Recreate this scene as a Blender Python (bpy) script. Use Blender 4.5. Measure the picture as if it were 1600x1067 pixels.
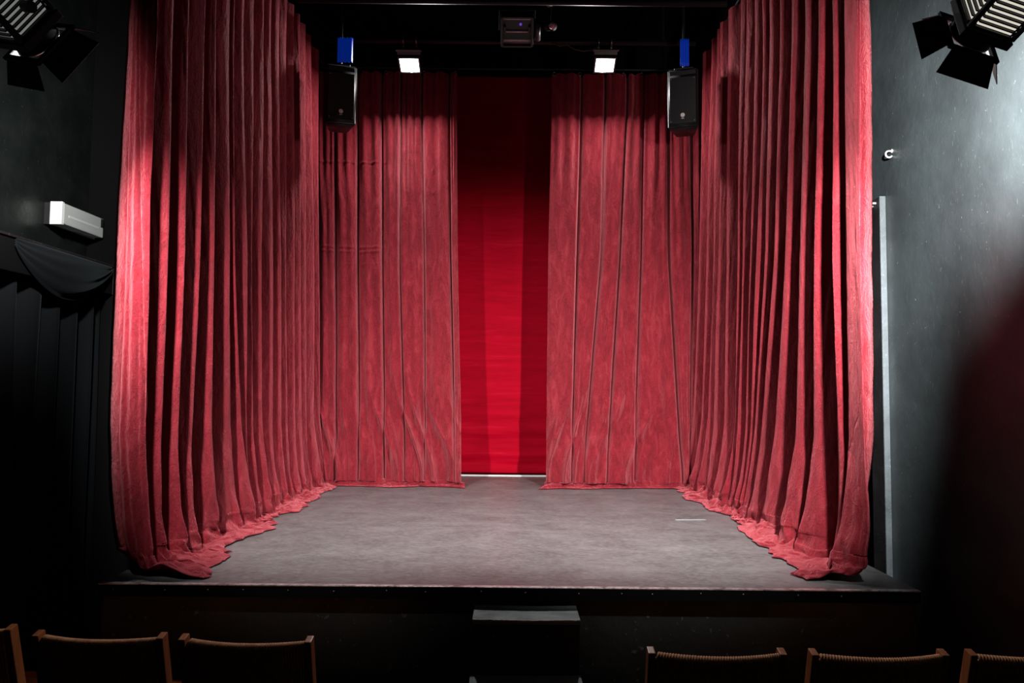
import bpy, bmesh, math, random
import numpy as np
from mathutils import Vector, Matrix, Euler
random.seed(7)
PI = math.pi
for o in list(bpy.data.objects): bpy.data.objects.remove(o)
SC = bpy.context.scene
COL = SC.collection

# ------------------------------------------------------------------ camera
FPX = 1200.0
cam_d = bpy.data.cameras.new('camera'); cam = bpy.data.objects.new('camera', cam_d); COL.objects.link(cam)
cam_d.sensor_width = 36; cam_d.lens = 36*FPX/1600; cam_d.clip_start = .05
CAMLOC = Vector((0, 0, 1.75))
CAMROT = (Matrix.Rotation(math.radians(90+3.43), 3, 'X') @ Matrix.Rotation(math.radians(.55), 3, 'Z'))
cam.matrix_world = Matrix.Translation(CAMLOC) @ CAMROT.to_4x4()
SC.camera = cam
def ray(px, py):
    return CAMROT @ Vector(((px-800)/FPX, (533.5-py)/FPX, -1))
def at(px, py, Y=None, X=None, Z=None):          # a point of the place on a plane at depth Y, side X or height Z
    d = ray(px, py)
    if Y is not None: k = Y/d.y
    elif X is not None: k = X/d.x
    else: k = (Z-CAMLOC.z)/d.z
    return CAMLOC + d*k
# ------------------------------------------------------------------ world, exposure
w = bpy.data.worlds.new('world'); SC.world = w; w.use_nodes = True
w.node_tree.nodes['Background'].inputs[0].default_value = (0.5, .6, .7, 1)
w.node_tree.nodes['Background'].inputs[1].default_value = 0.0
SC.view_settings.view_transform = 'Standard'; SC.view_settings.look = 'None'
SC.view_settings.exposure = -0.36; SC.view_settings.gamma = 1; SC.view_settings.use_curve_mapping = False
FLOOD_P = 30; FLOOD_A = 95; GLASS_E = 26          # the two floodlights over the stage
HOUSE_R_W = (2150, 560); HOUSE_L_W = (1330, 300)      # the two spotlights over the audience

# ------------------------------------------------------------------ materials
def mat(name, base=(.5,.5,.5), rough=.6, metal=0, spec=.5, emit=None, estr=0, sheen=0, stint=(1,1,1), build=None):
    m = bpy.data.materials.new(name); m.use_nodes = True
    nt = m.node_tree; b = nt.nodes['Principled BSDF']
    b.inputs['Base Color'].default_value = (*base, 1); b.inputs['Roughness'].default_value = rough
    b.inputs['Metallic'].default_value = metal; b.inputs['Specular IOR Level'].default_value = spec
    if emit: b.inputs['Emission Color'].default_value = (*emit, 1); b.inputs['Emission Strength'].default_value = estr
    if sheen:
        b.inputs['Sheen Weight'].default_value = sheen; b.inputs['Sheen Tint'].default_value = (*stint, 1)
        b.inputs['Sheen Roughness'].default_value = .4
    if build: build(nt, b)
    return m
def N(nt, t, **kw):
    n = nt.nodes.new(t)
    for k, v in kw.items():
        if k in n.inputs.keys(): n.inputs[k].default_value = v
        else: setattr(n, k, v)
    return n
def coords(nt, scale=(1,1,1), rot=(0,0,0)):
    g = nt.nodes.new('ShaderNodeNewGeometry'); mp = nt.nodes.new('ShaderNodeMapping')
    mp.inputs['Scale'].default_value = scale; mp.inputs['Rotation'].default_value = rot
    nt.links.new(g.outputs['Position'], mp.inputs['Vector']); return mp.outputs[0]
def noise(nt, vec, scale, detail=4, rough=.55, dist=0):
    n = N(nt, 'ShaderNodeTexNoise', Scale=scale, Detail=detail, Roughness=rough, Distortion=dist)
    nt.links.new(vec, n.inputs['Vector']); return n.outputs['Fac']
def ramp(nt, fac, stops):
    r = nt.nodes.new('ShaderNodeValToRGB'); e = r.color_ramp.elements
    while len(e) < len(stops): e.new(.5)
    for q, (p, c) in zip(e, stops): q.position = p; q.color = (*c, 1) if len(c) == 3 else c
    nt.links.new(fac, r.inputs[0]); return r.outputs[0]
def mixc(nt, fac, a, b, mode='MIX'):
    m = nt.nodes.new('ShaderNodeMix'); m.data_type = 'RGBA'; m.blend_type = mode
    if isinstance(fac, (int, float)): m.inputs[0].default_value = fac
    else: nt.links.new(fac, m.inputs[0])
    for i, v in ((6, a), (7, b)):
        if isinstance(v, tuple): m.inputs[i].default_value = (*v, 1)
        else: nt.links.new(v, m.inputs[i])
    return m.outputs[2]
def bump(nt, b, h, strength, dist=.01, prev=None):
    n = N(nt, 'ShaderNodeBump', Strength=strength, Distance=dist); nt.links.new(h, n.inputs['Height'])
    if prev: nt.links.new(prev, n.inputs['Normal'])
    nt.links.new(n.outputs[0], b.inputs['Normal']); return n.outputs[0]

def velvet(c1, c2, c3, sc=1.0, bstr=.7):
    def f(nt, b):
        v = coords(nt, (1,1,.28)); v2 = coords(nt, (1,1,1), (.5,.35,.2))
        n1 = noise(nt, v, 13*sc, 7, .68, 1.0); n2 = noise(nt, v2, 48*sc, 5, .68, 1.6); n3 = noise(nt, v, 150*sc, 2)
        c = ramp(nt, n1, [(.25, c1), (.52, c2), (.85, c3)])
        c = mixc(nt, ramp(nt, n2, [(.40, (0,0,0)), (.8, (.40,)*3)]), c, c3)
        nt.links.new(c, b.inputs['Base Color'])
        # crease network: thin ridges where distorted noise crosses its middle
        m = N(nt, 'ShaderNodeMath', operation='SUBTRACT'); nt.links.new(noise(nt, coords(nt, (1,1,.5), (.3,-.25,.1)), 7*sc, 3, .5, 1.5), m.inputs[0]); m.inputs[1].default_value = .5
        a = N(nt, 'ShaderNodeMath', operation='ABSOLUTE'); nt.links.new(m.outputs[0], a.inputs[0])
        r = ramp(nt, a.outputs[0], [(0, (1,1,1)), (.035, (0,0,0))])
        p = bump(nt, b, r, bstr*.28, .010)
        p = bump(nt, b, n1, bstr, .03, p); p = bump(nt, b, n2, bstr*.7, .010, p); bump(nt, b, n3, bstr*.4, .0025, p)
    return f
M = {}
M['red_velvet'] = mat('red velvet', rough=.8, spec=.12, sheen=.6, stint=(1,.28,.32),
    build=velvet((.085,.003,.007), (.165,.0065,.014), (.29,.035,.045)))
M['deep_red'] = mat('deep red satin', rough=.7, spec=.04,
    build=lambda nt, b: (nt.links.new(ramp(nt, noise(nt, coords(nt, (.6,1,7)), 3.2, 6, .6, .6), [(.3, (.28,.0002,.008)), (.6, (.36,.0003,.012)), (.8, (.42,.006,.022))]), b.inputs['Base Color']),
                         bump(nt, b, noise(nt, coords(nt, (.6,1,2)), 8, 5, .6, .4), .2, .01)))
def painted(base, worn, amt=.62, scr=True, sc=1.0, rough=.45):
    def f(nt, b):
        v = coords(nt); big = noise(nt, v, 2.2*sc, 6, .6)
        c = ramp(nt, big, [(.3, tuple(x*.75 for x in base)), (.7, tuple(x*1.3 for x in base))])
        if scr:   # scattered chips and thin scratches down to the pale undercoat
            chips = ramp(nt, noise(nt, coords(nt, (1,1,1)), 55*sc, 3, .6), [(.705, (0,0,0)), (.74, (.8,)*3)])
            scra = ramp(nt, noise(nt, coords(nt, (4,30,3), (.7,0,0)), 5*sc, 3, .6), [(.665, (0,0,0)), (.72, (.8,)*3)])
            c = mixc(nt, chips, c, worn); c = mixc(nt, scra, c, tuple(x*.5+y*.5 for x, y in zip(base, worn)))
        nt.links.new(c, b.inputs['Base Color'])
        nt.links.new(ramp(nt, noise(nt, v, 5*sc, 4), [(.3, (rough-.1,)*3), (.7, (rough+.15,)*3)]), b.inputs['Roughness'])
        p = bump(nt, b, noise(nt, v, 14*sc, 5), .35, .01); bump(nt, b, noise(nt, v, 90*sc, 3), .2, .003, p)
    return f
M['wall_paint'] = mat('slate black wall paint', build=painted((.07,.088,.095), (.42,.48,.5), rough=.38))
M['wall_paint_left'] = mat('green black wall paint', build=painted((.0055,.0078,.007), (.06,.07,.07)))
M['matte_black'] = mat('matte black', (.004,.004,.0045), .9, spec=.1)
M['fascia'] = mat('black stage front paint', build=painted((.018,.022,.022), (.25,.26,.26), rough=.5))
M['step_paint'] = mat('worn black step paint', build=painted((.09,.115,.115), (.30,.33,.33), rough=.4, sc=1.6))
M['step_side'] = mat('black step riser paint', build=painted((.004,.004,.004), (.12,.13,.13), rough=.7, sc=1.6))
M['worn_edge'] = mat('bare worn wood edge', (.30,.31,.30), .6, build=painted((.22,.23,.22), (.5,.5,.48), sc=3))
def stage_floor(nt, b):
    v = coords(nt, (1,1.4,1)); n1 = noise(nt, v, 2.6, 9, .72, .3); n2 = noise(nt, coords(nt, (1,1.7,1)), 30, 7, .78, .6)
    c = ramp(nt, n1, [(.3, (.052,.052,.053)), (.52, (.090,.089,.091)), (.75, (.14,.139,.14))])
    c = mixc(nt, ramp(nt, n2, [(.45, (0,0,0)), (.75, (.6,)*3)]), c, (.21,.21,.21))
    sc_ = ramp(nt, noise(nt, coords(nt, (1.0,14,1), (0,0,.25)), 5, 4, .6, .8), [(.66, (0,0,0)), (.72, (.8,)*3)])
    c = mixc(nt, sc_, c, (.24,.24,.24))
    dots = ramp(nt, noise(nt, coords(nt), 60, 2), [(.76, (0,0,0)), (.78, (1,1,1))])
    c = mixc(nt, dots, c, (.4,.4,.4))
    nt.links.new(c, b.inputs['Base Color'])
    nt.links.new(ramp(nt, n2, [(.3, (.30,)*3), (.7, (.50,)*3)]), b.inputs['Roughness'])
    bump(nt, b, n2, .15, .004)
M['stage_floor'] = mat('worn dark grey stage vinyl', rough=.4, spec=.6, build=stage_floor)
M['audience_floor'] = mat('black audience floor', (.006,.006,.006), .6)
M['nosing'] = mat('scuffed aluminium nosing', (.5,.5,.52), .35, metal=.7, build=lambda nt, b: nt.links.new(ramp(nt, noise(nt, coords(nt, (1,1,1)), 16, 5, .7), [(.35, (.12,.12,.12)), (.5, (.5,.5,.52)), (.7, (.85,.85,.86))]), b.inputs['Base Color']))
M['screw'] = mat('bright screw', (.7,.7,.68), .3, metal=.8)
M['black_metal'] = mat('black metal', (.008,.008,.009), .55, spec=.25)
M['steel'] = mat('steel', (.35,.35,.36), .35, metal=.9)
M['speaker_side'] = mat('black speaker cabinet side', (.008,.008,.009), .45, spec=.3)
M['speaker_black'] = mat('black speaker cabinet', (.010,.010,.011), .5)
M['speaker_edge'] = mat('speaker side', (.02,.02,.022), .4)
M['grille'] = mat('black speaker grille', (.006,.006,.007), .6)
M['logo'] = mat('pale round badge', (.7,.68,.66), .4)
M['white_plastic'] = mat('white plastic', (.72,.75,.74), .4)
M['dark_housing'] = mat('dark lamp housing', (.01,.01,.011), .5)
def prismatic(nt, b):
    wv = N(nt, 'ShaderNodeTexWave', Scale=60); nt.links.new(coords(nt), wv.inputs['Vector']); bump(nt, b, wv.outputs['Fac'], .3, .003)
    b.inputs['Transmission Weight'].default_value = .35; b.inputs['Alpha'].default_value = 1
M['diffuser'] = mat('prismatic diffuser', (.8,.84,.83), .25, build=prismatic)
M['tube'] = mat('fluorescent tube', (.85,.85,.82), .3)
M['white_paint'] = mat('white enamel', (.8,.8,.8), .4)
M['tape'] = mat('pale floor tape', (.34,.40,.40), .5, build=painted((.20,.25,.25), (.3,.3,.3)))
M['casing_edge_lit'] = mat('scuffed casing edge with caught light painted grey', (.3,.34,.35), .5, build=painted((.17,.20,.22), (.6,.62,.62), sc=2.5))  # chips are wear; the pale grey is caught light painted onto black
M['casing'] = mat('dark casing paint', build=painted((.016,.014,.016), (.2,.2,.2), rough=.6))
M['black_cloth'] = mat('black drape cloth', (.006,.0075,.0095), .9, spec=.15, sheen=.12, stint=(.5,.6,.65))
M['cord_dark'] = mat('dark maroon cord', (.09,.012,.010), .8)
M['wood'] = mat('orange brown beech', rough=.4, build=lambda nt, b: nt.links.new(ramp(nt, noise(nt, coords(nt, (3,3,.6)), 12, 5, .6, 1), [(.3, (.26,.085,.028)), (.7, (.46,.18,.06))]), b.inputs['Base Color']))
M['cord'] = mat('ribbed brown cord', (.17,.055,.022), .75, sheen=.2, stint=(1,.6,.3), build=lambda nt, b: nt.links.new(ramp(nt, noise(nt, coords(nt), 60, 3), [(.3, (.36,.14,.05)), (.7, (.62,.30,.12))]), b.inputs['Base Color']))
M['hammered'] = mat('hammered reflector', (.95,.92,.94), .3, metal=.85, build=lambda nt, b: bump(nt, b, noise(nt, coords(nt), 160, 2), .9, .006))
M['vent_glow'] = mat('lamp light through vent slots', (.8,.8,.75), .5, emit=(1,.93,.80), estr=.9)
M['vent_glow_dim'] = mat('dim lamp light through vent slots', (.8,.8,.75), .5, emit=(.8,.85,.8), estr=.25)
M['lens'] = mat('fresnel lens glass', (.35,.40,.45), .1, emit=(.7,.85,1), estr=.08)
M['lens_rim'] = mat('bright lens rim', (.85,.87,.9), .2, metal=.8)
M['blue_lit_fabric'] = mat('blue fabric with its light painted as glow', (.005,.02,.3), .5, emit=(.0,.045,.5), estr=.3)  # glow painted in for blue light on the fabric, no lamp behind it
M['visor_grey'] = mat('grey hot visor paint', (.16,.17,.16), .5)
M['led'] = mat('violet led', (.2,.1,.8), .4, emit=(.25,.08,1), estr=.6)
M['cable'] = mat('black rubber cable', (.03,.02,.02), .5)
# diffusing glass of the floodlights: glows and lets the bulb's light through
gm = bpy.data.materials.new('glowing flood glass'); gm.use_nodes = True
nt = gm.node_tree; nt.nodes.clear(); out = nt.nodes.new('ShaderNodeOutputMaterial'); em = nt.nodes.new('ShaderNodeEmission')
tr = nt.nodes.new('ShaderNodeBsdfTransparent'); mx = nt.nodes.new('ShaderNodeMixShader'); mx.inputs[0].default_value = .35
em.inputs[0].default_value = (1,1,.98,1); em.inputs[1].default_value = GLASS_E
nt.links.new(tr.outputs[0], mx.inputs[1]); nt.links.new(em.outputs[0], mx.inputs[2]); nt.links.new(mx.outputs[0], out.inputs[0])
M['flood_glass'] = gm

# ------------------------------------------------------------------ builders
def link_mesh(name, bm, m, parent=None, smooth=False, loc=None):
    me = bpy.data.meshes.new(name); bm.normal_update(); bm.to_mesh(me); bm.free()
    o = bpy.data.objects.new(name, me); COL.objects.link(o); me.materials.append(M[m] if isinstance(m, str) else m)
    if smooth:
        for p in me.polygons: p.use_smooth = True
    if parent: o.parent = parent
    if loc: o.location = loc
    return o
def tag(o, label=None, cat=None, group=None, kind=None):
    if label: o['label'] = label
    if cat: o['category'] = cat
    if group: o['group'] = group
    if kind: o['kind'] = kind
    return o
def thing(name, label, cat, loc=(0,0,0), rot=(0,0,0), group=None):
    o = bpy.data.objects.new(name, None); COL.objects.link(o); o.location = loc; o.rotation_euler = rot
    return tag(o, label, cat, group)
def box(bm, c, s, rot=None, bev=0, taper=None):
    r = bmesh.ops.create_cube(bm, size=1); vs = r['verts']
    for v in vs:
        v.co = Vector((v.co.x*s[0], v.co.y*s[1], v.co.z*s[2]))
        if taper and v.co.z > 0: v.co.x *= taper; v.co.y *= taper
    if bev:
        es = list({e for v in vs for e in v.link_edges})
        g = bmesh.ops.bevel(bm, geom=es, offset=bev, segments=2, affect='EDGES', profile=.7)
        vs = list({v for v in g['verts']} | {v for v in vs if v.is_valid})
    m_ = Matrix.Translation(Vector(c)) @ (rot.to_4x4() if rot is not None else Matrix())
    for v in vs: v.co = m_ @ v.co
    return vs
def tube(bm, pts, r, seg=10, closed=False, cap=True):
    pts = [Vector(p) for p in pts]; n = len(pts); rings = []
    up = Vector((0,0,1)); prev = None
    for i, p in enumerate(pts):
        a = pts[(i-1) % n] if (i or closed) else p; b = pts[(i+1) % n] if (i < n-1 or closed) else p
        t = (b-a).normalized()
        if prev is None:
            x = t.cross(up)
            if x.length < .1: x = t.cross(Vector((1,0,0)))
        else: x = prev - t*prev.dot(t)
        x.normalize(); prev = x; y = t.cross(x)
        rr = r[i] if isinstance(r, (list, tuple)) else r
        rings.append([bm.verts.new(p + (x*math.cos(k*2*PI/seg) + y*math.sin(k*2*PI/seg))*rr) for k in range(seg)])
    for i in range(n if closed else n-1):
        A, B = rings[i], rings[(i+1) % n]
        for k in range(seg): bm.faces.new((A[k], A[(k+1) % seg], B[(k+1) % seg], B[k]))
    if cap and not closed: bm.faces.new(rings[0][::-1]); bm.faces.new(rings[-1])
def part(name, m, parent, fn, smooth=False, label=None):
    bm = bmesh.new(); fn(bm); o = link_mesh(name, bm, m, parent, smooth)
    if label: o['label'] = label
    return o
def struct(name, m, fn, smooth=False):
    o = part(name, m, None, fn, smooth); o['kind'] = 'structure'; return o
def copy_tree(o, parent=None):
    c = o.copy(); COL.objects.link(c)
    if parent: c.parent = parent
    for ch in [x for x in bpy.data.objects if x.parent == o]: copy_tree(ch, c)
    return c
def grid_mesh(name, P, m, parent=None, thick=.004):
    n0, n1 = P.shape[:2]; me = bpy.data.meshes.new(name)
    idx = np.arange(n0*n1).reshape(n0, n1)
    f = np.stack([idx[:-1,:-1], idx[1:,:-1], idx[1:,1:], idx[:-1,1:]], -1).reshape(-1, 4)
    me.from_pydata(P.reshape(-1, 3).tolist(), [], f.tolist()); me.materials.append(M[m])
    me.polygons.foreach_set('use_smooth', [True]*len(me.polygons)); me.update()
    o = bpy.data.objects.new(name, me); COL.objects.link(o)
    if parent: o.parent = parent
    if thick:
        s = o.modifiers.new('thickness', 'SOLIDIFY'); s.thickness = thick; s.offset = 0
    return o
_rng = {}
def vn(u, v, seed):                        # smooth value noise in [-1, 1]
    if seed not in _rng: _rng[seed] = np.random.RandomState(seed).rand(256, 256)*2-1
    T = _rng[seed]; u = np.asarray(u, float); v = np.asarray(v, float); u, v = np.broadcast_arrays(u, v)
    iu = np.floor(u).astype(int); iv = np.floor(v).astype(int); fu = u-iu; fv = v-iv
    fu = fu*fu*(3-2*fu); fv = fv*fv*(3-2*fv)
    g = lambda a, b: T[a % 256, b % 256]
    return (g(iu, iv)*(1-fu)+g(iu+1, iv)*fu)*(1-fv) + (g(iu, iv+1)*(1-fu)+g(iu+1, iv+1)*fu)*fv
def ease(x): x = np.clip(x, 0, 1); return x*x*(3-2*x)

# ------------------------------------------------------------------ the room
STZ = .78; SF = 3.80              # stage height, stage front
XL, XR = -2.60, 2.30               # side walls of the audience room
YB = 9.1; CZ = 6.0
struct('floor', 'audience_floor', lambda bm: box(bm, (-.15, 3.65, -.05), (4.9, 10.9, .1)))
struct('ceiling', 'matte_black', lambda bm: box(bm, (-.15, 3.7, CZ+.05), (5.1, 11.0, .1)))
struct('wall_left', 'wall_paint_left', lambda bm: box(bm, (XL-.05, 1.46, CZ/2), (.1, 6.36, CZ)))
CY0 = at(1382, 420, X=XR-.015).y
def wall_right(bm):
    box(bm, (XR+.05, (CY0+.17-1.8)/2, CZ/2), (.1, CY0+.17+1.8, CZ)); box(bm, (XR+.05, CY0+.62, (2.86+CZ)/2), (.1, .9, CZ-2.86)); box(bm, (XR+.05, (CY0+1.07+YB)/2, CZ/2), (.1, YB-CY0-1.07, CZ))
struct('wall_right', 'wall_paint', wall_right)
struct('wall_back', 'matte_black', lambda bm: box(bm, (-.15, YB+.05, CZ/2), (5.1, .1, CZ)))
struct('wall_rear', 'matte_black', lambda bm: box(bm, (-.15, -1.82, CZ/2), (5.1, .1, CZ)))
struct('wall_stage_left', 'matte_black', lambda bm: (box(bm, (-2.19, 6.9, CZ/2), (.1, 4.4, CZ)), box(bm, (-2.42, 4.70, CZ/2), (.38, .1, CZ))))
# stage
def stage_deck(bm): box(bm, (0, (SF+.02+YB)/2, STZ-.03), (4.00, YB-SF-.02, .06))
struct('floor_stage', 'stage_floor', stage_deck)
struct('wall_stage_front', 'fascia', lambda bm: box(bm, (0, SF+.071, (STZ-.06)/2), (3.98, .1, STZ-.06)))
fas = thing('stage_edge_board', 'black board with pale scuffed metal strip along the stage front edge', 'stage edge', (0, SF, STZ))
part('board', 'matte_black', fas, lambda bm: box(bm, (0, .0, -.027), (3.98, .04, .055), bev=.003))
part('metal_strip', 'nosing', fas, lambda bm: (box(bm, (0, -.004, .003), (3.98, .036, .005), bev=.0015)), label='pale scuffed metal strip')
for k, x in enumerate(np.linspace(-1.9, 1.6, 17)):
    part('screw', 'screw', fas, lambda bm: bmesh.ops.create_uvsphere(bm, u_segments=8, v_segments=6, radius=.0035, matrix=Matrix.Translation((x+random.uniform(-.05,.05), -.021, -.018+random.uniform(-.004,.004)))))
# tape mark
p0 = at(1079, 812, Z=STZ)
tag(part('floor_tape', 'tape', None, lambda bm: box(bm, (p0.x, p0.y, STZ+.0006), (.23, .035, .001), Matrix.Rotation(.10, 3, 'Z'))),
    'short strip of pale tape stuck on the stage floor at right', 'tape')
p0 = at(790, 739, Z=STZ)
tag(part('floor_strip', 'white_paint', None, lambda bm: box(bm, (p0.x, 8.50, STZ+.006), (1.5, .07, .012), bev=.002)),  # thin pale bar along the backdrop's foot
    'thin pale strip lying on stage floor at foot of red backdrop', 'batten')

# ------------------------------------------------------------------ backdrop
zs = np.linspace(5.3, STZ+.02, 260); xs = np.linspace(-1.35, 1.35, 200)
XX, ZZ = np.meshgrid(xs, zs, indexing='ij')
lowk = ease((STZ+.95-ZZ)/.95)
YY = 8.6 + .018*vn(XX*2.2, ZZ*.3, 3) + lowk*(.018*vn(XX*1.2, ZZ*11, 4)+.011*vn(XX*1.8+ZZ*2, ZZ*26, 5)+.005*vn(XX*3, ZZ*55, 6))
bd = grid_mesh('backdrop', np.stack([XX, YY, ZZ], -1), 'deep_red')
tag(bd, 'deep red backdrop cloth seen through the gap between the rear curtains', 'backdrop')

# ------------------------------------------------------------------ red curtains
TOPZ = 4.93
def zlevels(n=420, top=TOPZ, bot=STZ+.13):
    return np.linspace(top, bot, n)
def track(rows, pxs, zs, X=None, Y=None):      # where one fold edge runs at every height
    pts = [at(p, r, X=X, Y=Y) for p, r in zip(pxs, rows)]
    zz = np.array([p.z for p in pts])[::-1]; cc = np.array([(p.y if X is not None else p.x) for p in pts])[::-1]
    lo = cc[0] + (cc[1]-cc[0])/(zz[1]-zz[0])*np.clip(zs-zz[0], -.45, 0)
    r = np.interp(zs, zz, cc); r = np.where(zs < zz[0], lo, r)
    k = np.ones(39)/39; rp = np.pad(r, 19, mode='edge'); return np.convolve(rp, k, 'valid')

def wing(name, sgn, Xc, edge_rows, edge_px, crease, rows, ridges, seed, label, front_L):
    """side curtain: runs from the stage front to the rear, folds standing out towards the stage"""
    zs = zlevels(); nz = len(zs)
    C = [track(rows, r, zs, X=sgn*Xc) for r in ridges]              # Y of every crest, per height
    C[0] = np.maximum(C[0], SF+.07)
    rs = np.random.RandomState(seed)
    cols = []; sl = []; s = 0.0
    # leading panel, facing the audience
    eY = max(SF+.10, float(C[0][nz//2])-.17); ex = track(edge_rows, edge_px, zs, Y=eY)
    cr = track(rows, crease, zs, Y=float(C[0][nz//2])) if crease else None
    c0x = sgn*Xc
    nt_ = 34
    for i in range(nt_):
        t = i/nt_
        x = ex + (c0x-ex)*t
        y = eY+(C[0]-eY)*t - .022*math.sin(PI*t)**.7 + .03*(1-t)**3 + .006*np.sin(t*17+zs*.9)
        if cr is not None:
            tc = (cr-ex)/(c0x-ex); y = y + .030*np.exp(-((t-tc)/.035)**2) 
        cols.append(np.stack([x, y, zs], -1)); sl.append(t*.16)
    s = .16
    for k in range(len(C)-1):
        sp = C[k+1]-C[k]; m_ = float(sp.mean()); n = int(max(20, min(48, m_/.005)))
        A = min(.25, .5*m_+.10)*rs.uniform(.9, 1.12); tv = rs.uniform(.34, .46); pw = rs.uniform(1.75, 2.1); off = rs.uniform(-.008, .010)
        ph = rs.uniform(0, 6.28); sub = rs.uniform(.0, .010)
        for i in range(n):
            t = i/n
            if t < tv: u_ = t/tv
            else: u_ = (1-t)/(1-tv)
            h = (1-max(0, 1-u_**pw)**(1/pw))
            a = A*(1+.12*np.sin(zs*1.1+ph))*(1-(.28 if k > 3 else .05)*ease((STZ+1.3-zs)/1.3))
            ov = -.10*math.sin(2*PI*t)*.5                     # folds lean over a little
            y = C[k] + sp*(t+ov*.6)
            x = sgn*(Xc + a*h + off*math.sin(PI*t) + sub*np.sin(2*PI*t*3+ph+zs*.7)*h)
            cols.append(np.stack([x, y, zs], -1)); sl.append(s + t*(m_+A))
        s += m_+A
    cols.append(np.stack([np.full(nz, sgn*Xc), C[-1], zs], -1)); sl.append(s)
    P = np.array(cols); S = np.array(sl)[:, None]; Z = P[..., 2]
    fade = np.ones_like(Z)
    low = ease((STZ+1.1-Z)/1.0)
    # long soft wandering plus vertical and slanting wrinkles
    P[..., 0] += -sgn*(.008*vn(S*6, Z*.8, seed+1) + .0018*vn(S*30, Z*.8, seed+2) + (.0006+.005*low*(.4+np.abs(vn(S*3, Z*1.5, seed+30))))*vn(S*16+Z*5, Z*5, seed+3) + .0008*vn(S*60-Z*9, Z*12, seed+4))
    P[..., 1] += .008*vn(S*7, Z*.9, seed+5) + .003*vn(S*30+Z*4, Z*3, seed+6)
    # folds spread and lean out towards the stage above the floor
    k = ease((STZ+.75-Z)/.75)
    P[..., 0] -= sgn*k*(.05+.045*vn(S*4.0, Z*.6, seed+7))
    P[..., 0] -= sgn*ease((STZ+.30-Z)/.3)*(.03+.03*vn(S*14, Z*5, seed+9))
    # pool of cloth on the floor
    nq = 64; q = np.linspace(0, 1, nq)[1:][None, :]
    base = P[:, -1, :]
    Sy = base[:, 1]
    fr = np.clip(1-(Sy-SF)/.8, 0, 1)[:, None]
    L = .04 + .08*(1+vn(S*1.7, 0, seed+11)) + .03*vn(S*8, 3, seed+12) + front_L*fr**1.2
    L = np.clip(L, .03, .5)
    xh = sgn*(Xc-.06) - sgn*L
    X = base[:, 0:1]*(1-ease(q*1.05)) + (xh*q + (sgn*(Xc-.04))*(1-q))*ease(q*1.05)
    Yq = base[:, 1:2] + 0*q + .06*q*vn(S*3.2, q*1.5, seed+13) + .035*ease(q*3)*vn(S*9, q*4, seed+14)
    hump = np.abs(vn(S*3.2+q*1.4, q*3.2+S*1.3, seed+15))*(.4+1.1*np.abs(vn(S*1.1, 7, seed+21))); hump2 = 1-np.abs(vn(S*7-q*3, q*6+S*2, seed+16))
    Zq = STZ + .007 + .123*(1-ease(q*1.9))**1.3 + ease(q*2.4)*(1-q)**.6*(.075*hump + .03*hump2**3 + .06*front_L*4*fr*hump)
    Zq = np.maximum(Zq, STZ+.005)
    X = X + sgn*.02*ease(q*3)*vn(S*12, q*6, seed+17)
    Yq = np.maximum(Yq, SF-.035)
    Q = np.stack([X+0*Yq, Yq, Zq], -1)
    P = np.concatenate([P, Q], 1)
    o = grid_mesh(name, P, 'red_velvet'); tag(o, label, 'curtain'); return o

wing('side_curtain', -1, 1.86, (0, 400, 740, 880), (207, 194, 177, 172), (216, 219.5, 219), (60, 400, 740),
     [(233,232,226), (271,262,250), (292,288,274), (319,312,299), (334,335,328), (358,359,359.5), (366,366,377), (380,385,384), (395,394,396),
      (410,407,409), (422,426,425), (434,438,438), (446,447,448), (457,460,459), (466,469,470), (475,477,478), (485,490,490), (498,498,501)],
     100, 'long crushed red velvet curtain with deep folds down the left side of stage', .20)
wing('side_curtain', 1, 1.79, (0, 400, 700, 895), (1350, 1349, 1356, 1384), (1337, 1333, 1329), (60, 400, 700),
     [(1322,1321,1327), (1303,1302.5,1312), (1282,1274,1271), (1260,1250,1246), (1240,1227.5,1212), (1219,1210,1188), (1203,1195,1177), (1193,1184,1172), (1180,1173,1164),
      (1167,1161,1153), (1158,1154,1147), (1138,1136,1131), (1127,1124,1114), (1120,1115.6,1106), (1112,1105,1096), (1100,1092.5,1082)],
     200, 'long crushed red velvet curtain with deep folds down the right side of stage', .10)

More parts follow.
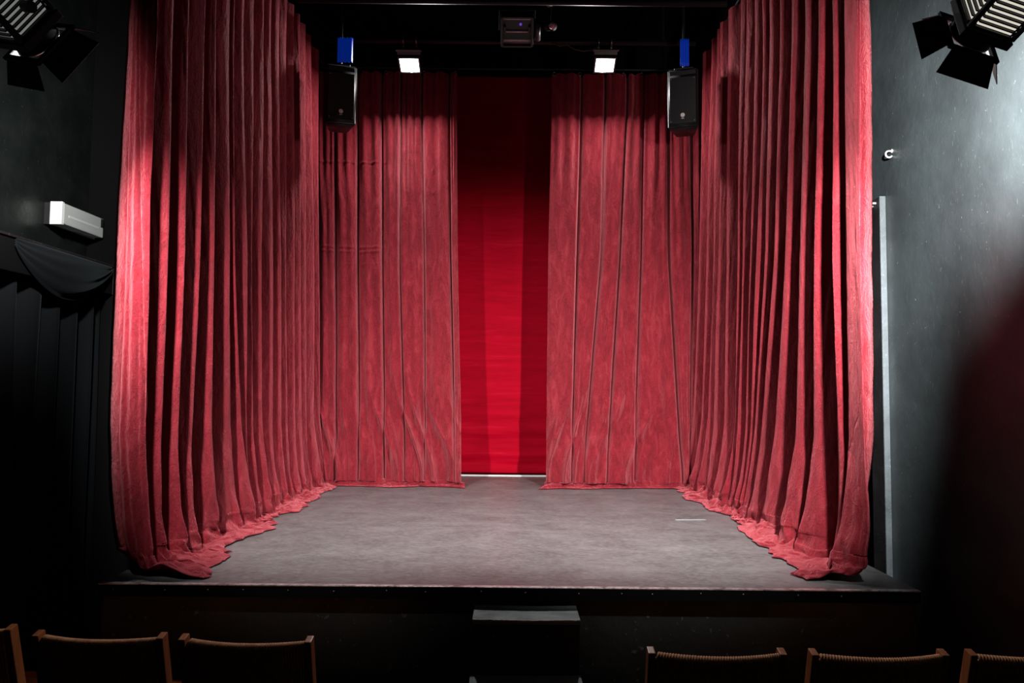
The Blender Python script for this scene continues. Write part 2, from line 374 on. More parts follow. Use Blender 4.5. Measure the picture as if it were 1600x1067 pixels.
def rear(name, sgn, Yc, rows, gaps, seed, label):
    """rear curtain of broad flat folds parted by narrow dark gaps; gaps run left to right"""
    zs = zlevels(bot=STZ+.055); nz = len(zs); G = [track(rows, g, zs, Y=Yc) for g in gaps]
    rs = np.random.RandomState(seed); cols = []; sl = []; s = 0
    for k in range(len(G)-1):
        wd = G[k+1]-G[k]; m_ = float(wd.mean()); n = 52
        D = rs.uniform(.07, .11)*(1-rs.uniform(0, .75)*ease((STZ+1.6-zs)/1.5)); gw = rs.uniform(.008, .015); bul = rs.uniform(.012, .03); tilt = rs.uniform(-.03, .03); ph = rs.uniform(0, 6); rs_k = rs.uniform(0, 1.3)
        d0 = 0 if k == 0 and sgn > 0 else D; d1 = 0 if k == len(G)-2 and sgn < 0 else D
        for i in range(n):
            t = i/n; u = t*m_; v = (1-t)*m_
            y = Yc - bul*math.sin(PI*t)**.6 + tilt*(t-.5) + d0*math.exp(-(u/gw)**2) + d1*math.exp(-(v/gw)**2) + .007*np.sin(2*PI*t*2.2+ph+zs*.5)
            y = y + .016*math.sin(2*PI*t*(1.6+rs_k)+ph*1.7)*ease((zs-3.3)/.8)*min(1, min(u, v)/.03)
            cols.append(np.stack([G[k]+wd*t, y, zs], -1)); sl.append(s+u)
        s += m_
    cols.append(np.stack([G[-1], np.full(nz, Yc+(.07 if sgn > 0 else 0)), zs], -1)); sl.append(s)
    P = np.array(cols); S = np.array(sl)[:, None]; Z = P[..., 2]
    low = ease((STZ+1.5-Z)/1.4)
    P[..., 1] -= .008*vn(S*16, Z*.9, seed+1) + .004*vn(S*40, Z*1.2, seed+2) + (.0015+.006*low)*vn(S*22+Z*6*sgn, Z*7, seed+3) + .0012*vn(S*80-Z*9, Z*14, seed+4)
    sw = vn(S*7.5+sgn*1.1*low*low*2, Z*.25, seed+8); P[..., 1] -= low*.085*(1-np.abs(sw))**3
    P[..., 1] -= low*low*.03*(1-np.abs(vn(S*17+sgn*2.2*low*low, Z*.5, seed+9)))**4
    if sgn < 0:
        lim = ease((-1.26-P[..., 0])/.05)
        for zc_, a_ in ((at(550, 254, Y=Yc).z, .006), (at(550, 257, Y=Yc).z, -.003), (at(550, 386, Y=Yc).z, .006), (at(550, 393, Y=Yc).z, .007), (at(550, 412, Y=Yc).z, .002)):
            P[..., 1] -= lim*a_*np.exp(-((Z-zc_-.006*np.sin(P[..., 0]*9))/.009)**2)
    k = ease((STZ+.6-Z)/.6); P[..., 1] -= k*(.05+.03*vn(S*5, Z, seed+7))
    nq = 50; q = np.linspace(0, 1, nq)[1:][None, :]; base = P[:, -1, :]
    L = .04+.05*(1+vn(S*4, 0, seed+11))+.025*vn(S*12, 3, seed+12)
    inner = (base[:, 0:1]-base[:, 0:1].min())/(base[:, 0].max()-base[:, 0].min())
    inner = inner if sgn < 0 else 1-inner                 # 1 at the parted edge
    L = L + .06*inner**6
    yh = Yc-.05-L
    Y = base[:, 1:2]*(1-ease(q*1.3)) + (yh*q+(Yc-.05)*(1-q))*ease(q*1.3)
    X = base[:, 0:1] + .05*q*vn(S*5, q*1.5, seed+13) + .02*ease(q*3)*vn(S*14, q*4, seed+14) + (-sgn)*.07*q*inner**5
    Zq = STZ+.006+.049*(1-ease(q*1.1))**1.5 + ease(q*2.4)*(1-q)**.6*(.05*np.abs(vn(S*6+q, q*3+S, seed+15))+.014*(1-np.abs(vn(S*20-q*3, q*8, seed+16)))**3)
    Q = np.stack([X+0*Y, Y+0*X, np.maximum(Zq, STZ+.004)+0*X], -1)
    P = np.concatenate([P, Q], 1)
    o = grid_mesh(name, P, 'red_velvet'); tag(o, label, 'curtain'); return o
rear('rear_curtain', -1, 7.62, (160, 400, 740), [(494,496,497), (524,524,526), (558,558,562), (596,597,601), (627,624,634), (658,662.5,664), (702,704,712), (714,715,722)],
     300, 'red velvet rear curtain left of the central gap, under the left floodlight')
rear('rear_curtain', 1, 7.62, (160, 400, 740), [(862,857,853), (909,902,893), (946,940.5,910), (981,970,948), (1007,1003,991), (1044,1045,1066), (1080,1084,1077), (1102,1102,1102)],
     400, 'red velvet rear curtain right of the central gap, under the right floodlight')

# ------------------------------------------------------------------ rail over the rear curtains, lighting bars
RZ = 4.98
rail = thing('curtain_rail', 'black rail carrying the two rear red curtains on rings', 'rail', (0, 7.62, RZ))
part('bar', 'black_metal', rail, lambda bm: tube(bm, [(-2.0,0,0),(1.9,0,0)], .012, 10))
ringpx = [568, 604, 663, 685, 712, 866, 906, 974, 1002, 1037]
for px in ringpx:
    x = at(px, 108, Y=7.62).x
    part('ring', 'steel', rail, lambda bm: tube(bm, [(x+.015*math.cos(a), -.012, -.055+.018*math.sin(a)) for a in np.linspace(0, 2*PI, 15)[:-1]], .0028, 6, closed=True), True)
    part('hook', 'black_metal', rail, lambda bm: tube(bm, [(x, -.012, -.037), (x, -.014, 0), (x, 0, .013), (x, .013, .004)], .0025, 6), True)
def side_rail(x, lab):
    r = thing('curtain_rail', lab, 'rail', (x, 5.7, RZ)); 
    part('bar', 'black_metal', r, lambda bm: tube(bm, [(0,-1.8,0),(0,1.85,0)], .012, 10))
    for y in np.linspace(-1.6, 1.7, 8): part('hanger', 'black_metal', r, lambda bm: tube(bm, [(0,y,0),(0,y,CZ-RZ)], .005, 6))
side_rail(-1.93, 'black rail along the top of the left side curtain'); side_rail(1.86, 'black rail along the top of the right side curtain')
for x in (-1.5, -.2, .2, 1.5): part('hanger', 'black_metal', rail, lambda bm: tube(bm, [(x,0,0),(x,0,CZ-RZ)], .006, 6))
BY = 7.05; BZ = at(640, 64, Y=BY).z
def bar(label, y, z, x0=-1.75, x1=1.7, r=.024):
    b_ = thing('lighting_bar', label, 'bar', (0, y, z)); part('pipe', 'black_metal', b_, lambda bm: tube(bm, [(x0,0,0),(x1,0,0)], r, 14), True)
    for x in (x0+.3, 0.02, x1-.3): part('hanger', 'black_metal', b_, lambda bm: tube(bm, [(x,0,0),(x,0,CZ-z)], .008, 8))
bar('black scaffold bar from which the two lit floodlights hang', BY, BZ)
BY2 = 6.0; BZ2 = at(900, 4, Y=BY2).z
bar('black scaffold bar at the top edge, nearer than the floodlights', BY2, BZ2)
# wandering cable beside the right lamp
pts = [at(p, r, Y=BY-.03) for p, r in ((862,66),(875,72),(886,70),(898,77),(912,80),(926,78),(934,73),(936,64))]
tag(part('cable', 'cable', None, lambda bm: tube(bm, pts, .006, 6), True), 'thin cable sagging from lighting bar left of right floodlight', 'cable')

def clampy(bm, x, z=0):
    tube(bm, [(x, .034*math.cos(a), z+.034*math.sin(a)) for a in np.linspace(0, 2*PI, 13)[:-1]], .007, 6, closed=True)
    box(bm, (x, 0, z-.045), (.02, .03, .03), bev=.003)
def floodlight(px, label):
    c = at(px, 102, Y=BY)
    t = thing('floodlight', label, 'floodlight', (c.x, BY, c.z), group=None)
    tilt = Matrix.Rotation(math.radians(-26), 3, 'X')          # glass looks down and a little to the audience
    W, D, H = .175, .16, .085
    def shell(bm):          # open box, opening downwards, walls tapering to the top
        h = .006
        for (x0, s) in ((-1, 0), (1, 0)): box(bm, tilt @ Vector((x0*(W/2+h/2), 0, H/2)), (h, D+2*h, H), tilt)
        for y0 in (-1, 1): box(bm, tilt @ Vector((0, y0*(D/2+h/2), H/2)), (W, h, H), tilt)
        box(bm, tilt @ Vector((0, 0, H+h/2)), (W+2*h, D+2*h, h), tilt)
    part('housing', 'dark_housing', t, shell)
    def fins(bm):
        for i in range(7): box(bm, tilt @ Vector((-.075+i*.025, 0, H+.018)), (.004, D*.9, .026), tilt)
    part('heat_sink', 'dark_housing', t, fins)
    part('frame', 'speaker_edge', t, lambda bm: [box(bm, tilt @ Vector(c_), s_, tilt, bev=.002) for c_, s_ in (((0,-D/2-.004,.001),(W+.03,.014,.012)),((0,D/2+.004,.001),(W+.03,.014,.012)),((-W/2-.006,0,.001),(.014,D,.012)),((W/2+.006,0,.001),(.014,D,.012)))])
    def glass(bm):
        n = 10; g = [[bm.verts.new(tilt @ Vector((-W/2+W*i/n, -D/2+D*j/n, .004-.034*(1-(2*i/n-1)**4)*(1-(2*j/n-1)**4)))) for j in range(n+1)] for i in range(n+1)]
        for i in range(n):
            for j in range(n): bm.faces.new((g[i][j], g[i][j+1], g[i+1][j+1], g[i+1][j]))
    part('glass', 'flood_glass', t, glass, True, label='brilliant white lit glass')
    dz = BZ-c.z
    def yoke(bm):
        w2 = W/2+.018
        tube(bm, [(-w2,0,.04),(-w2,0,dz-.09),(-w2+.03,0,dz-.07),(w2-.03,0,dz-.07),(w2,0,dz-.09),(w2,0,.04)], .007, 8)
    part('yoke', 'black_metal', t, yoke, True)
    for sx in (-.06, .06): part('clamp', 'steel', t, lambda bm: clampy(bm, sx, dz), True)
    part('visor', 'visor_grey', t, lambda bm: (box(bm, (0, -D/2-.012, .098), (W+.06, .07, .004), Matrix.Rotation(math.radians(14), 3, 'X')), box(bm, (0, -D/2+.008, .085), (W+.04, .004, .03))))
    L = bpy.data.lights.new('flood_bulb', 'POINT'); L.energy = FLOOD_P; L.shadow_soft_size = .003; L.color = (1, .985, .97)
    lo = bpy.data.objects.new('flood_bulb', L); COL.objects.link(lo); lo.parent = t; lo.location = tilt @ Vector((0, 0, .045))
    L = bpy.data.lights.new('flood_beam', 'AREA'); L.shape = 'RECTANGLE'; L.size = W*.95; L.size_y = D*.95; L.energy = FLOOD_A; L.color = (1, .985, .97)
    lo = bpy.data.objects.new('flood_beam', L); COL.objects.link(lo); lo.parent = t; lo.location = tilt @ Vector((0, 0, -.014)); lo.rotation_euler = tilt.to_euler()
floodlight(640, 'lit white floodlight over the left rear curtain')
floodlight(945, 'lit white floodlight over the right rear curtain')

# unlit flood with hammered reflector in the middle
c = at(808, 47, Y=6.6)
t = thing('reflector_lamp', 'unlit lamp with shiny hammered reflector hanging over the central gap', 'lamp', c, (.9, 0, 0))
W, H = .24, .235
def refl(bm):
    n = 16; pr = []
    for i in range(n+1):
        a = -PI/2+PI*i/n; pr.append((.04*math.cos(a)-.02, (H/2)*math.sin(a)))
    cols = [[bm.verts.new((x, y, z)) for y, z in pr] for x in np.linspace(-W/2, W/2, 9)]
    for A, B in zip(cols[:-1], cols[1:]):
        for i in range(n): bm.faces.new((A[i], A[i+1], B[i+1], B[i]))
part('reflector', 'hammered', t, refl, True, label='shiny hammered metal reflector')
part('tube', 'tube', t, lambda bm: tube(bm, [(-W/2+.01,-.012,-.01),(W/2-.01,-.012,-.01)], .006, 8), True)
for sx in (-1, 1): part('lamp_holder', 'dark_housing', t, lambda bm: box(bm, (sx*(W/2-.012), -.012, .015), (.02,.03,.05), bev=.004))
part('housing', 'dark_housing', t, lambda bm: (box(bm, (0, .04, 0), (W+.05, .07, H+.05), bev=.01), box(bm, (-W/2-.012, 0, 0), (.02, .10, H+.03), bev=.004), box(bm, (W/2+.012, 0, 0), (.02, .10, H+.03), bev=.004), box(bm, (0,0,H/2+.012), (W+.02,.1,.015)), box(bm, (0,0,-H/2-.012), (W+.02,.1,.015))))
part('led', 'led', t, lambda bm: bmesh.ops.create_uvsphere(bm, u_segments=10, v_segments=8, radius=.012, matrix=Matrix.Translation((.03,-.005,.055))))
part('side_cylinder', 'speaker_edge', t, lambda bm: tube(bm, [(W/2+.06,.0,-.09),(W/2+.06,.0,.07)], .028, 14), True)
def yk(bm):
    tube(bm, [(-W/2-.035,0,0),(-W/2-.035,0,H/2+.06),(W/2+.035,0,H/2+.06),(W/2+.035,0,0)], .007, 8); tube(bm, [(0,0,H/2+.06),(0,.35,H/2+.5)], .009, 8)
part('yoke', 'black_metal', t, yk)
# little silvery spotlights beside it
def mini_spot(px, py, Y, lab, rot):
    c = at(px, py, Y=Y); t = thing('small_spotlight', lab, 'spotlight', c, rot)
    part('can', 'black_metal', t, lambda bm: tube(bm, [(0,.10,0),(0,.09,0),(0,-.02,0),(0,-.05,0)], [.02,.035,.04,.045], 14), True)
    part('lens', 'lens_rim', t, lambda bm: tube(bm, [(0,-.045,0),(0,-.052,0),(0,-.056,0)], [.036,.03,.012], 14), True)
    part('bracket', 'black_metal', t, lambda bm: tube(bm, [(0,.03,.03),(0,.03,.4)], .006, 6))
mini_spot(860, 41, 6.5, 'small dark spotlight right of the hammered reflector lamp', (.35, .0, .3))
mini_spot(862, 3, 6.1, 'small dark spotlight at the top edge above the other small one', (.5, 0, -.2))

# blue fabric strips above the speakers; emission stands in for blue light on them
def lit_fabric(px0, px1, py0, py1, Y, lab):
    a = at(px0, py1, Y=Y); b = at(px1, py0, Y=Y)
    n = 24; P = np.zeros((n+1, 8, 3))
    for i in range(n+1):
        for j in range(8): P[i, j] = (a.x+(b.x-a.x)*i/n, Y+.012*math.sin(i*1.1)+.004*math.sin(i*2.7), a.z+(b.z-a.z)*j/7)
    o = grid_mesh('blue_fabric_strip', P, 'blue_lit_fabric', thick=.002)
    o2 = o; tag(o2, lab, 'colour filter')  # fabric, not a filter; its glow stands in for blue light on it
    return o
lit_fabric(527, 551, 59, 97, 6.58, 'pleated blue fabric with light painted in as glow above the left loudspeaker')
lit_fabric(1063, 1077, 61, 103, 6.58, 'narrow blue fabric with light painted in as glow above the right loudspeaker')

# ------------------------------------------------------------------ loudspeakers
def speaker(px0, px1, py0, py1, Y, rz, side, lab):
    a = at((px0+px1)/2, py1, Y=Y); b = at((px0+px1)/2, py0, Y=Y); H = b.z-a.z; W = at(px1, py0, Y=Y).x-at(px0, py0, Y=Y).x
    t = thing('loudspeaker', lab, 'speaker', (a.x, Y, a.z), (0, 0, rz))
    D = .26
    def cab(bm):
        f = W/2; r = W/2*.62
        v = [(-f, 0), (f, 0), (r, D), (-r, D)]
        lo = [bm.verts.new((x, y, 0)) for x, y in v]; hi = [bm.verts.new((x, y, H)) for x, y in v]
        bm.faces.new(lo[::-1]); bm.faces.new(hi)
        for i in range(4): bm.faces.new((lo[i], lo[(i+1) % 4], hi[(i+1) % 4], hi[i]))
        bmesh.ops.bevel(bm, geom=bm.edges[:], offset=.012, segments=3, affect='EDGES')
    part('cabinet', 'speaker_side', t, cab, True)
    part('grille', 'grille', t, lambda bm: (box(bm, (0, -.006, H*.46), (W-.045, .012, H*.78), bev=.004), box(bm, (0, -.004, H*.925), (W-.045, .008, H*.07), bev=.003)))
    part('badge', 'logo', t, lambda bm: (tube(bm, [(0,-.013,H*.20),(0,-.018,H*.20)], .018, 20), box(bm, (0,-.0155,H*.145), (.022,.004,.006))), label='pale round badge with a small plate below')
    for sx in (-1, 1):
        for z in (.10, .82): part('screw', 'screw', t, lambda bm: tube(bm, [(sx*(W/2-.035),-.012,H*z),(sx*(W/2-.035),-.015,H*z)], .004, 8))
    part('mounting_bracket', 'black_metal', t, lambda bm: (tube(bm, [(-W*.3,.12,H),(-W*.3,.12,H+.05),(W*.3,.12,H+.05),(W*.3,.12,H)], .008, 8), tube(bm, [(0,.12,H+.05),(0,.12,CZ-a.z)], .012, 8)))
speaker(508, 556, 101, 193, 6.5, .30, 1, 'black loudspeaker hanging at left of the left rear curtain')
speaker(1043, 1091, 107, 199, 6.5, -.30, -1, 'black loudspeaker hanging at right of the right rear curtain')

# ------------------------------------------------------------------ steps
def step(y0, y1, z1, x0, x1, lab):
    t = thing('step_block', lab, 'step', ((x0+x1)/2, (y0+y1)/2, 0)); W = x1-x0; D = y1-y0
    part('riser', 'step_side', t, lambda bm: box(bm, (0, 0, (z1-.02)/2), (W-.006, D-.004, z1-.02), bev=.003))
    def tread(bm):
        nx, ny = 30, 8; g = []
        for i in range(nx+1):
            row = []
            for j in range(ny+1):
                x = -W/2+W*i/nx; y = -D/2+D*j/ny
                row.append(bm.verts.new((x, y, z1-.003*math.sin(PI*i/nx)-.0015*random.random()))); 
            g.append(row)
        for i in range(nx):
            for j in range(ny): bm.faces.new((g[i][j], g[i+1][j], g[i+1][j+1], g[i][j+1]))
        ex = bmesh.ops.extrude_face_region(bm, geom=bm.faces[:]); 
        for v in ex['geom']:
            if isinstance(v, bmesh.types.BMVert): v.co.z = z1-.02
        bmesh.ops.recalc_face_normals(bm, faces=bm.faces[:])
    part('tread', 'step_paint', t, tread, label='scuffed grey black tread')
    def edge(bm):
        n = 90; A = []
        for i in range(n+1):
            x = -W/2+W*i/n; r = .0035+.003*random.random(); A.append(((x, -D/2+.001, z1-.003*math.sin(PI*i/n)-.002), r))
        tube(bm, [p for p, _ in A], [r for _, r in A], 6)
    part('worn_edge', 'worn_edge', t, edge, label='bare pale worn front edge')
a = at(738, 968, Y=3.55); b = at(907, 969, Y=3.55)
step(3.55, 3.79, a.z, a.x, b.x, 'black wooden step with worn pale tread directly below the stage edge')
a2 = at(735, 1052, Y=3.55); b2 = at(907, 1053, Y=3.55)
step(3.27, 3.54, a2.z, a2.x, b2.x, 'lower black wooden step at the bottom edge of view')

# ------------------------------------------------------------------ right side door, hooks
cy0 = CY0; cz = at(1380, 307, Y=cy0).z
t = thing('door_casing', 'dark door casing with scuffed edge paled by painted-in light beside right red curtain', 'door casing', (XR, cy0, 0))
hh = cz
part('jamb', 'casing', t, lambda bm: (box(bm, (-.017, .09, hh/2), (.032, .16, hh), bev=.002), box(bm, (-.017, .62, hh-.04), (.032, .90, .08), bev=.002), box(bm, (-.017, 1.13, hh/2), (.032, .12, hh), bev=.002)))
part('edge_strip', 'casing_edge_lit', t, lambda bm: box(bm, (-.019, .004, hh/2), (.036, .012, hh+.004), bev=.002), label='scuffed edge with caught light painted pale grey')
d = struct('door_1', 'matte_black', lambda bm: box(bm, (XR+.06, CY0+.62, 1.42), (.04, .89, 2.83), bev=.004))
def hook(px, py, X, lab, r=.022):
    p = at(px, py, X=X)
    t = thing('cup_hook', lab, 'hook', p)
    part('shank', 'white_paint', t, lambda bm: (tube(bm, [(0,0,0),(-.02,0,0)]+[(-.02-r*math.sin(a), 0, -r+r*math.cos(a)) for a in np.linspace(0, 4.2, 14)], .0055, 8), tube(bm, [(.001,0,0),(-.006,0,0)], .012, 10)), True)
hook(1394, 236, XR, 'white hook screwed into the right wall above the door casing', .02)
p = at(1364, 318, X=XR-.032)
tag(part('door_catch', 'white_paint', None, lambda bm: (box(bm, (p.x-.01, p.y, p.z), (.025, .09, .012), Matrix.Rotation(.2, 3, 'X'), bev=.003), box(bm, (p.x-.015, p.y+.01, p.z-.015), (.03, .03, .02), bev=.004))), 'small white metal catch at top of right door casing', 'catch')

# ------------------------------------------------------------------ left: emergency light, pelmet, door drape
y0 = at(92, 330, X=XL+.09).y; y1 = at(159, 345, X=XL+.09).y; ztop = at(92, 314, X=XL+.09).z; zbot = at(93, 351, X=XL+.09).z
Ln = y1-y0+.0; He = ztop-zbot
t = thing('emergency_light', 'white unlit emergency bulkhead light on the left wall', 'light', (XL, (y0+y1)/2, zbot))
part('base', 'dark_housing', t, lambda bm: box(bm, (.020, 0, He/2), (.04, Ln-.02, He-.005), bev=.004))
def diff(bm):
    box(bm, (.082, .0, He/2), (.055, Ln-.025, He-.012), bev=.008)
part('cover', 'white_plastic', t, lambda bm: (box(bm, (.046, 0, He/2), (.012, Ln, He), bev=.004), box(bm, (.075, -Ln/2+.012, He/2), (.065, .024, He), bev=.006)), label='white plastic rim and end cap')
part('diffuser', 'diffuser', t, diff, label='ribbed clear white diffuser')
part('end_window', 'speaker_edge', t, lambda bm: box(bm, (.104, Ln/2-.030, He*.72), (.012, .03, He*.42), bev=.002), label='grey tinted end panel')
part('tube_tray', 'white_plastic', t, lambda bm: box(bm, (.107, 0.0, He*.44), (.008, Ln*.72, .014), bev=.003))  # white plastic bar across the front of the diffuser
# pelmet box over the curtained doorway
PX = XL+.17
py0_ = 3.3; py1_ = at(178, 440, X=PX).y
zt = at(150, 408, X=PX).z; zb = at(178, 461, X=PX).z
t = thing('door_pelmet', 'black pelmet box with a sagging cloth swag on the left wall', 'pelmet', (PX, py1_, zb))
part('box', 'matte_black', t, lambda bm: (box(bm, ((XL-PX)/2, -(py1_-py0_)/2, (zt-zb)/2), (PX-XL-.002, py1_-py0_, zt-zb), bev=.006)))
part('rim', 'casing', t, lambda bm: (box(bm, (.004, -(py1_-py0_)/2, zt-zb), (.012, py1_-py0_, .012), bev=.002), box(bm, (.004, -.006, (zt-zb)/2), (.014, .012, zt-zb), bev=.002)))
n = 60; P = np.zeros((n+1, 24, 3)); LL = .90
for i in range(n+1):
    u = i/n; sag = .04+.21*math.sin(PI*u)**.8
    for j in range(24):
        v = j/23; P[i, j] = (.012+.055*math.sin(PI*u)*math.sin(PI*min(1, v*1.05))**.7+.004*math.sin(v*22+u*5), -.95+LL*u, (zt-zb)-.01-sag*v)
grid_mesh('swag', P, 'black_cloth', t, .003)
def drape(name, P, lab): o = grid_mesh(name, P, 'black_cloth', None, .004); tag(o, lab, 'drape')
n = 260; zz = np.linspace(zb-.003, .01, 60); P = np.zeros((n+1, 60, 3))
for i in range(n+1):
    u = i/n; y = 2.4+(py1_-.02-2.4)*u
    P[i, :, 0] = PX-.075+.035*np.sin(u*PI*2*13+.5*np.sin(u*40))+.006*np.sin(zz*2+u*30); P[i, :, 1] = y+.012*np.sin(zz*1.7+u*20); P[i, :, 2] = zz
drape('door_drape', P, 'black pleated drape hanging below the pelmet on left wall')

# ------------------------------------------------------------------ house spotlights
def look(loc, tgt): return (Vector(tgt)-Vector(loc)).to_track_quat('-Z', 'Y')
def house_spot(loc, direction, lab, glow, watt, size, roll=0, hood=1.0):
    q = Vector(direction).to_track_quat('-Z', 'Y') @ Euler((0, 0, roll)).to_quaternion()
    t = bpy.data.objects.new('theatre_spotlight', None); COL.objects.link(t); t.location = loc; t.rotation_mode = 'QUATERNION'; t.rotation_quaternion = q
    tag(t, lab, 'spotlight')
    # local -Z is where the light goes
    B = .085
    part('body', 'black_metal', t, lambda bm: (box(bm, (0,0,.13), (2*B-.01,2*B-.01,.20), bev=.012), box(bm, (0,0,.02), (2*B+.02,2*B+.02,.03), bev=.004), box(bm, (0,0,.235), (2*B+.006,2*B+.006,.02), bev=.006)))
    for face in range(4):
        rm = Matrix.Rotation(face*PI/2, 3, 'Z')
        def slots(bm):
            for k in range(9): box(bm, rm @ Vector((0, B-.003, .06+k*.019)), (2*B*.78, .006, .009), rm, bev=.002)
        def ribs(bm):
            for k in range(10): box(bm, rm @ Vector((0, B+.004, .0505+k*.019)), (2*B*.82, .010, .005), rm, bev=.001)
        part('vent_slots', glow, t, slots, label='glowing vent slots'); part('vent_ribs', 'black_metal', t, ribs)
    for cx in (-1, 1):
        for cyy in (-1, 1): part('corner_post', 'black_metal', t, lambda bm: box(bm, (cx*B, cyy*B, .14), (.014,.014,.2), bev=.003))
    part('lens_tube', 'black_metal', t, lambda bm: tube(bm, [(0,0,.01),(0,0,-.035)], .078, 28, cap=False), True)
    part('lens_rim', 'lens_rim', t, lambda bm: tube(bm, [(.077*math.cos(a), .077*math.sin(a), -.037) for a in np.linspace(0, 2*PI, 33)[:-1]], .005, 8, closed=True), True, label='bright metal lens rim')
    part('lens', 'lens', t, lambda bm: bmesh.ops.create_circle(bm, cap_ends=True, radius=.072, segments=32, matrix=Matrix.Translation((0,0,-.012))))
    part('gel_frame', 'black_metal', t, lambda bm: [box(bm, c_, s_) for c_, s_ in (((0,.09,-.04),(.20,.02,.012)),((0,-.09,-.04),(.20,.02,.012)),((.09,0,-.04),(.02,.2,.012)),((-.09,0,-.04),(.02,.2,.012)))])
    for k in range(4):
        rm = Matrix.Rotation(k*PI/2, 3, 'Z') @ Matrix.Rotation(math.radians(-38), 3, 'X')
        def flap(bm):
            vs = [(-.085,0,0),(.085,0,0),(.105,0,-.085*hood),(-.105,0,-.085*hood)]
            rz_ = Matrix.Rotation(k*PI/2, 3, 'Z'); pts = []
            for x, y, z in vs: pts.append(rz_ @ (Vector((0,.10,-.045)) + Matrix.Rotation(math.radians(40), 3, 'X') @ Vector((x,y,z))))
            n_ = (pts[1]-pts[0]).cross(pts[2]-pts[0]).normalized()*.0015
            lo = [bm.verts.new(p-n_) for p in pts]; hi = [bm.verts.new(p+n_) for p in pts]
            bm.faces.new(lo); bm.faces.new(hi[::-1])
            for i in range(4): bm.faces.new((lo[i], hi[i], hi[(i+1) % 4], lo[(i+1) % 4]))
        part('barn_door', 'black_metal', t, flap)
    part('yoke', 'black_metal', t, lambda bm: (tube(bm, [(-.115,0,.12),(-.118,.10,.13),(-.10,.17,.135),(.10,.17,.135),(.118,.10,.13),(.115,0,.12)], .008, 8), tube(bm, [(0,.17,.135),(0,.24,.14)], .014, 10)), True)
    part('tilt_knob', 'black_metal', t, lambda bm: tube(bm, [(.115,0,.12),(.15,0,.12)], .02, 10))
    for nm, e, sz, bl in (('lens_beam', watt[0], size, 1), ('lens_spill', watt[1], 98, 1)):
        L = bpy.data.lights.new(nm, 'SPOT'); L.energy = e; L.spot_size = math.radians(sz); L.spot_blend = bl; L.shadow_soft_size = .05; L.color = (1, .98, .95)
        lo = bpy.data.objects.new(nm, L); COL.objects.link(lo); lo.parent = t; lo.location = (0, 0, -.06)
        if nm == 'lens_spill': lo.rotation_mode = 'QUATERNION'; lo.rotation_quaternion = q.inverted() @ Vector((.54, .9, .12) if direction[0] < 0 else (-1.12, .9, .02)).to_track_quat('-Z', 'Y')
    return t
cR = at(1526, 44, Y=2.65)
house_spot(cR, (-.27, .95, -.50), 'theatre spotlight with glowing vents hanging at top right', 'vent_glow', HOUSE_R_W, 79, roll=-.25)
cL = at(48, 52, Y=2.65)
house_spot(cL, (.27, .95, -.50), 'theatre spotlight in dark silhouette hanging at top left', 'vent_glow_dim', HOUSE_L_W, 77, roll=-.3)
for c_, lab, s in ((cR, 'black scaffold bar above the right theatre spotlight', 1), (cL, 'black scaffold bar above the left theatre spotlight', -1)):
    x0, x1 = (1.0, 1.95) if s > 0 else (-2.1, -1.0)
    b_ = thing('lighting_bar', lab, 'bar', (0, c_.y-.05, c_.z+.33)); part('pipe', 'black_metal', b_, lambda bm: tube(bm, [(x0,0,0),(x1,0,0)], .024, 14), True)
    part('hanger', 'black_metal', b_, lambda bm: tube(bm, [(c_.x-.2*s,0,0),(c_.x-.2*s,0,CZ-c_.z-.33)], .01, 8))

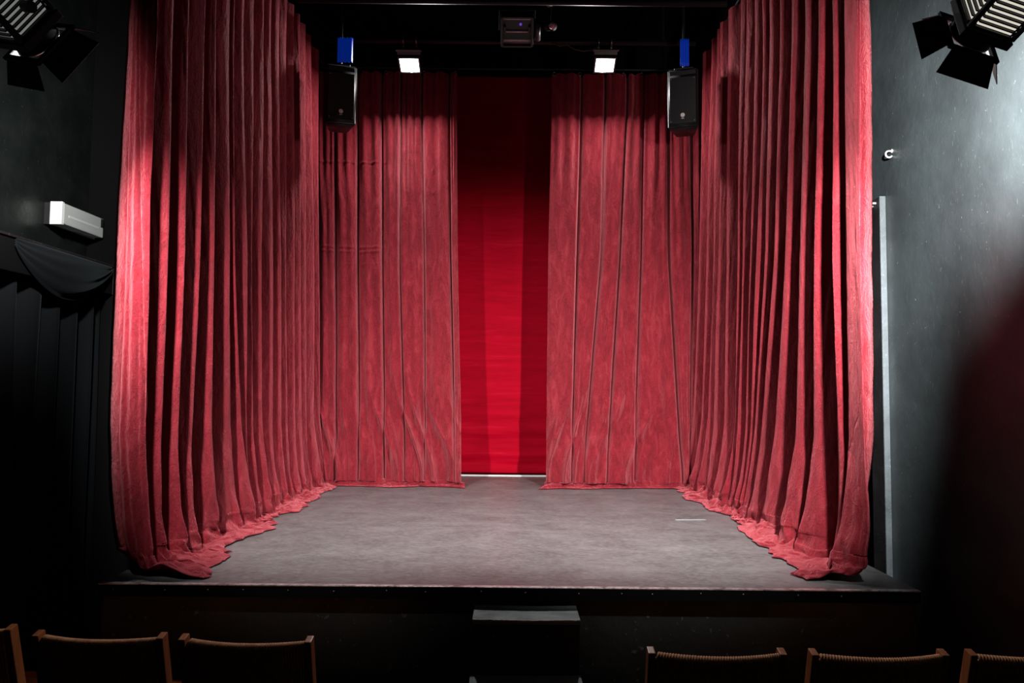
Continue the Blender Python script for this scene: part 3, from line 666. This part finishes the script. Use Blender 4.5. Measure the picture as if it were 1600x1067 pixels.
# ------------------------------------------------------------------ chairs
def make_chair():
    t = thing('audience_chair', 'chair', 'chair')
    W = .50; H = .80
    # local: back of the chair is at -Y, sitter faces +Y; origin on the floor under the back
    def backpt(u, z):       # u -1..1 across, curved back leaning to -Y at the top
        lean = -.10*(z-.40)/.4 if z > .40 else 0
        return Vector((u*(W/2-.028), lean + .10 - .045*(1-u*u)*1.0, z))
    for sx in (-1, 1):
        def post(bm):
            p = [(sx*(W/2-.012), .16, 0), (sx*(W/2-.012), .105, .42), (sx*(W/2-.012), .105-.10, H)]
            for a_, b_ in zip(p[:-1], p[1:]):
                a_ = Vector(a_); b_ = Vector(b_); r = (b_-a_).to_track_quat('Z', 'Y').to_matrix()
                box(bm, (a_+b_)/2, (.026, .045, (b_-a_).length+.006), r, bev=.004)
        o = part('leg', 'wood', t, post)
        part('leg', 'wood', t, lambda bm: box(bm, (sx*(W/2-.02), .52, .215), (.03,.035,.43), bev=.004))
        part('side_rail', 'wood', t, lambda bm: (box(bm, (sx*(W/2-.018), .32, .405), (.024,.42,.05), bev=.004), box(bm, (sx*(W/2-.018), .33, .18), (.018,.36,.025), bev=.003)))
        for zz_ in (.765, .655):
            yb = .105-.10*(zz_-.42)/.38
            part('screw', 'dark_housing', t, lambda bm: tube(bm, [(sx*(W/2-.012), yb-.021, zz_), (sx*(W/2-.012), yb-.025, zz_)], .005, 10))
    # ribbed back: cords stretched from low rail up over the top rail
    nr = 46
    def cords(bm):
        for i in range(nr):
            u = -1+2*(i+.5)/nr; du = 2/nr*.5
            pts = []
            for z in (.44, .54, .64, .72, .765): pts.append(backpt(u, z)+Vector((0,-.018,0)))
            for a_ in np.linspace(0, PI, 7): 
                c0 = backpt(u, .772); pts.append(c0+Vector((.012*math.sin(a_/2), -.018*math.cos(a_), .018*math.sin(a_))))
            for z in (.76, .70, .60, .50, .44): pts.append(backpt(u, z)+Vector((.012,.012,0)))
            tube(bm, pts, .0062, 6)
    part('backrest', 'cord', t, cords, True)
    part('back_panel', 'cord_dark', t, lambda bm: [box(bm, backpt((i+.5)/10*2-1, .605), (.048, .010, .33), Matrix.Rotation(math.atan2(.10,.4), 3, 'X') @ Matrix.Rotation(0, 3, 'Z')) for i in range(10)])
    def rails(bm):
        for z in (.768, .45):
            tube(bm, [backpt(u, z) for u in np.linspace(-1, 1, 13)], .009, 8)
    part('back_rail', 'wood', t, rails, True)
    def seat(bm):
        for i in range(44):
            y = .12+.42*i/43; tube(bm, [(x, y, .425-.02*math.cos(x/(W/2)*PI/2)) for x in np.linspace(-W/2+.03, W/2-.03, 7)], .0055, 5)
    part('seat', 'cord', t, seat, True)
    part('seat_rail', 'wood', t, lambda bm: (box(bm, (0,.535,.41), (W-.06,.022,.045), bev=.003), box(bm, (0,.10,.41), (W-.05,.022,.045), bev=.003)))
    return t
ch0 = make_chair()
# px of left post, px of right post, mean top row, label
specs = [(-190, 38, 978, -.06, 'wooden cord-backed chair cut by the left edge of the picture'),
         (48, 262, 992, -.03, 'wooden cord-backed chair in the left block, second from the left edge'),
         (280, 488, 998, -.03, 'wooden cord-backed chair at the aisle end of the left block'),
         (1010, 1230, 1018, .0, 'wooden cord-backed chair at the aisle end of the right block'),
         (1264, 1483, 1020, .02, 'wooden cord-backed chair in the middle of the right block'),
         (1506, 1730, 1020, .04, 'wooden cord-backed chair cut by the right edge of the picture')]
for i, (a_, b_, r, rz, lab) in enumerate(specs):
    o = ch0 if i == 0 else copy_tree(ch0)
    zc = (a_+b_)/2; p = at(zc, r, Z=.80)
    Y = p.y
    o.location = (p.x, Y, 0); o.rotation_euler = (0, 0, rz); o['label'] = lab; o['group'] = 'front row of audience chairs'
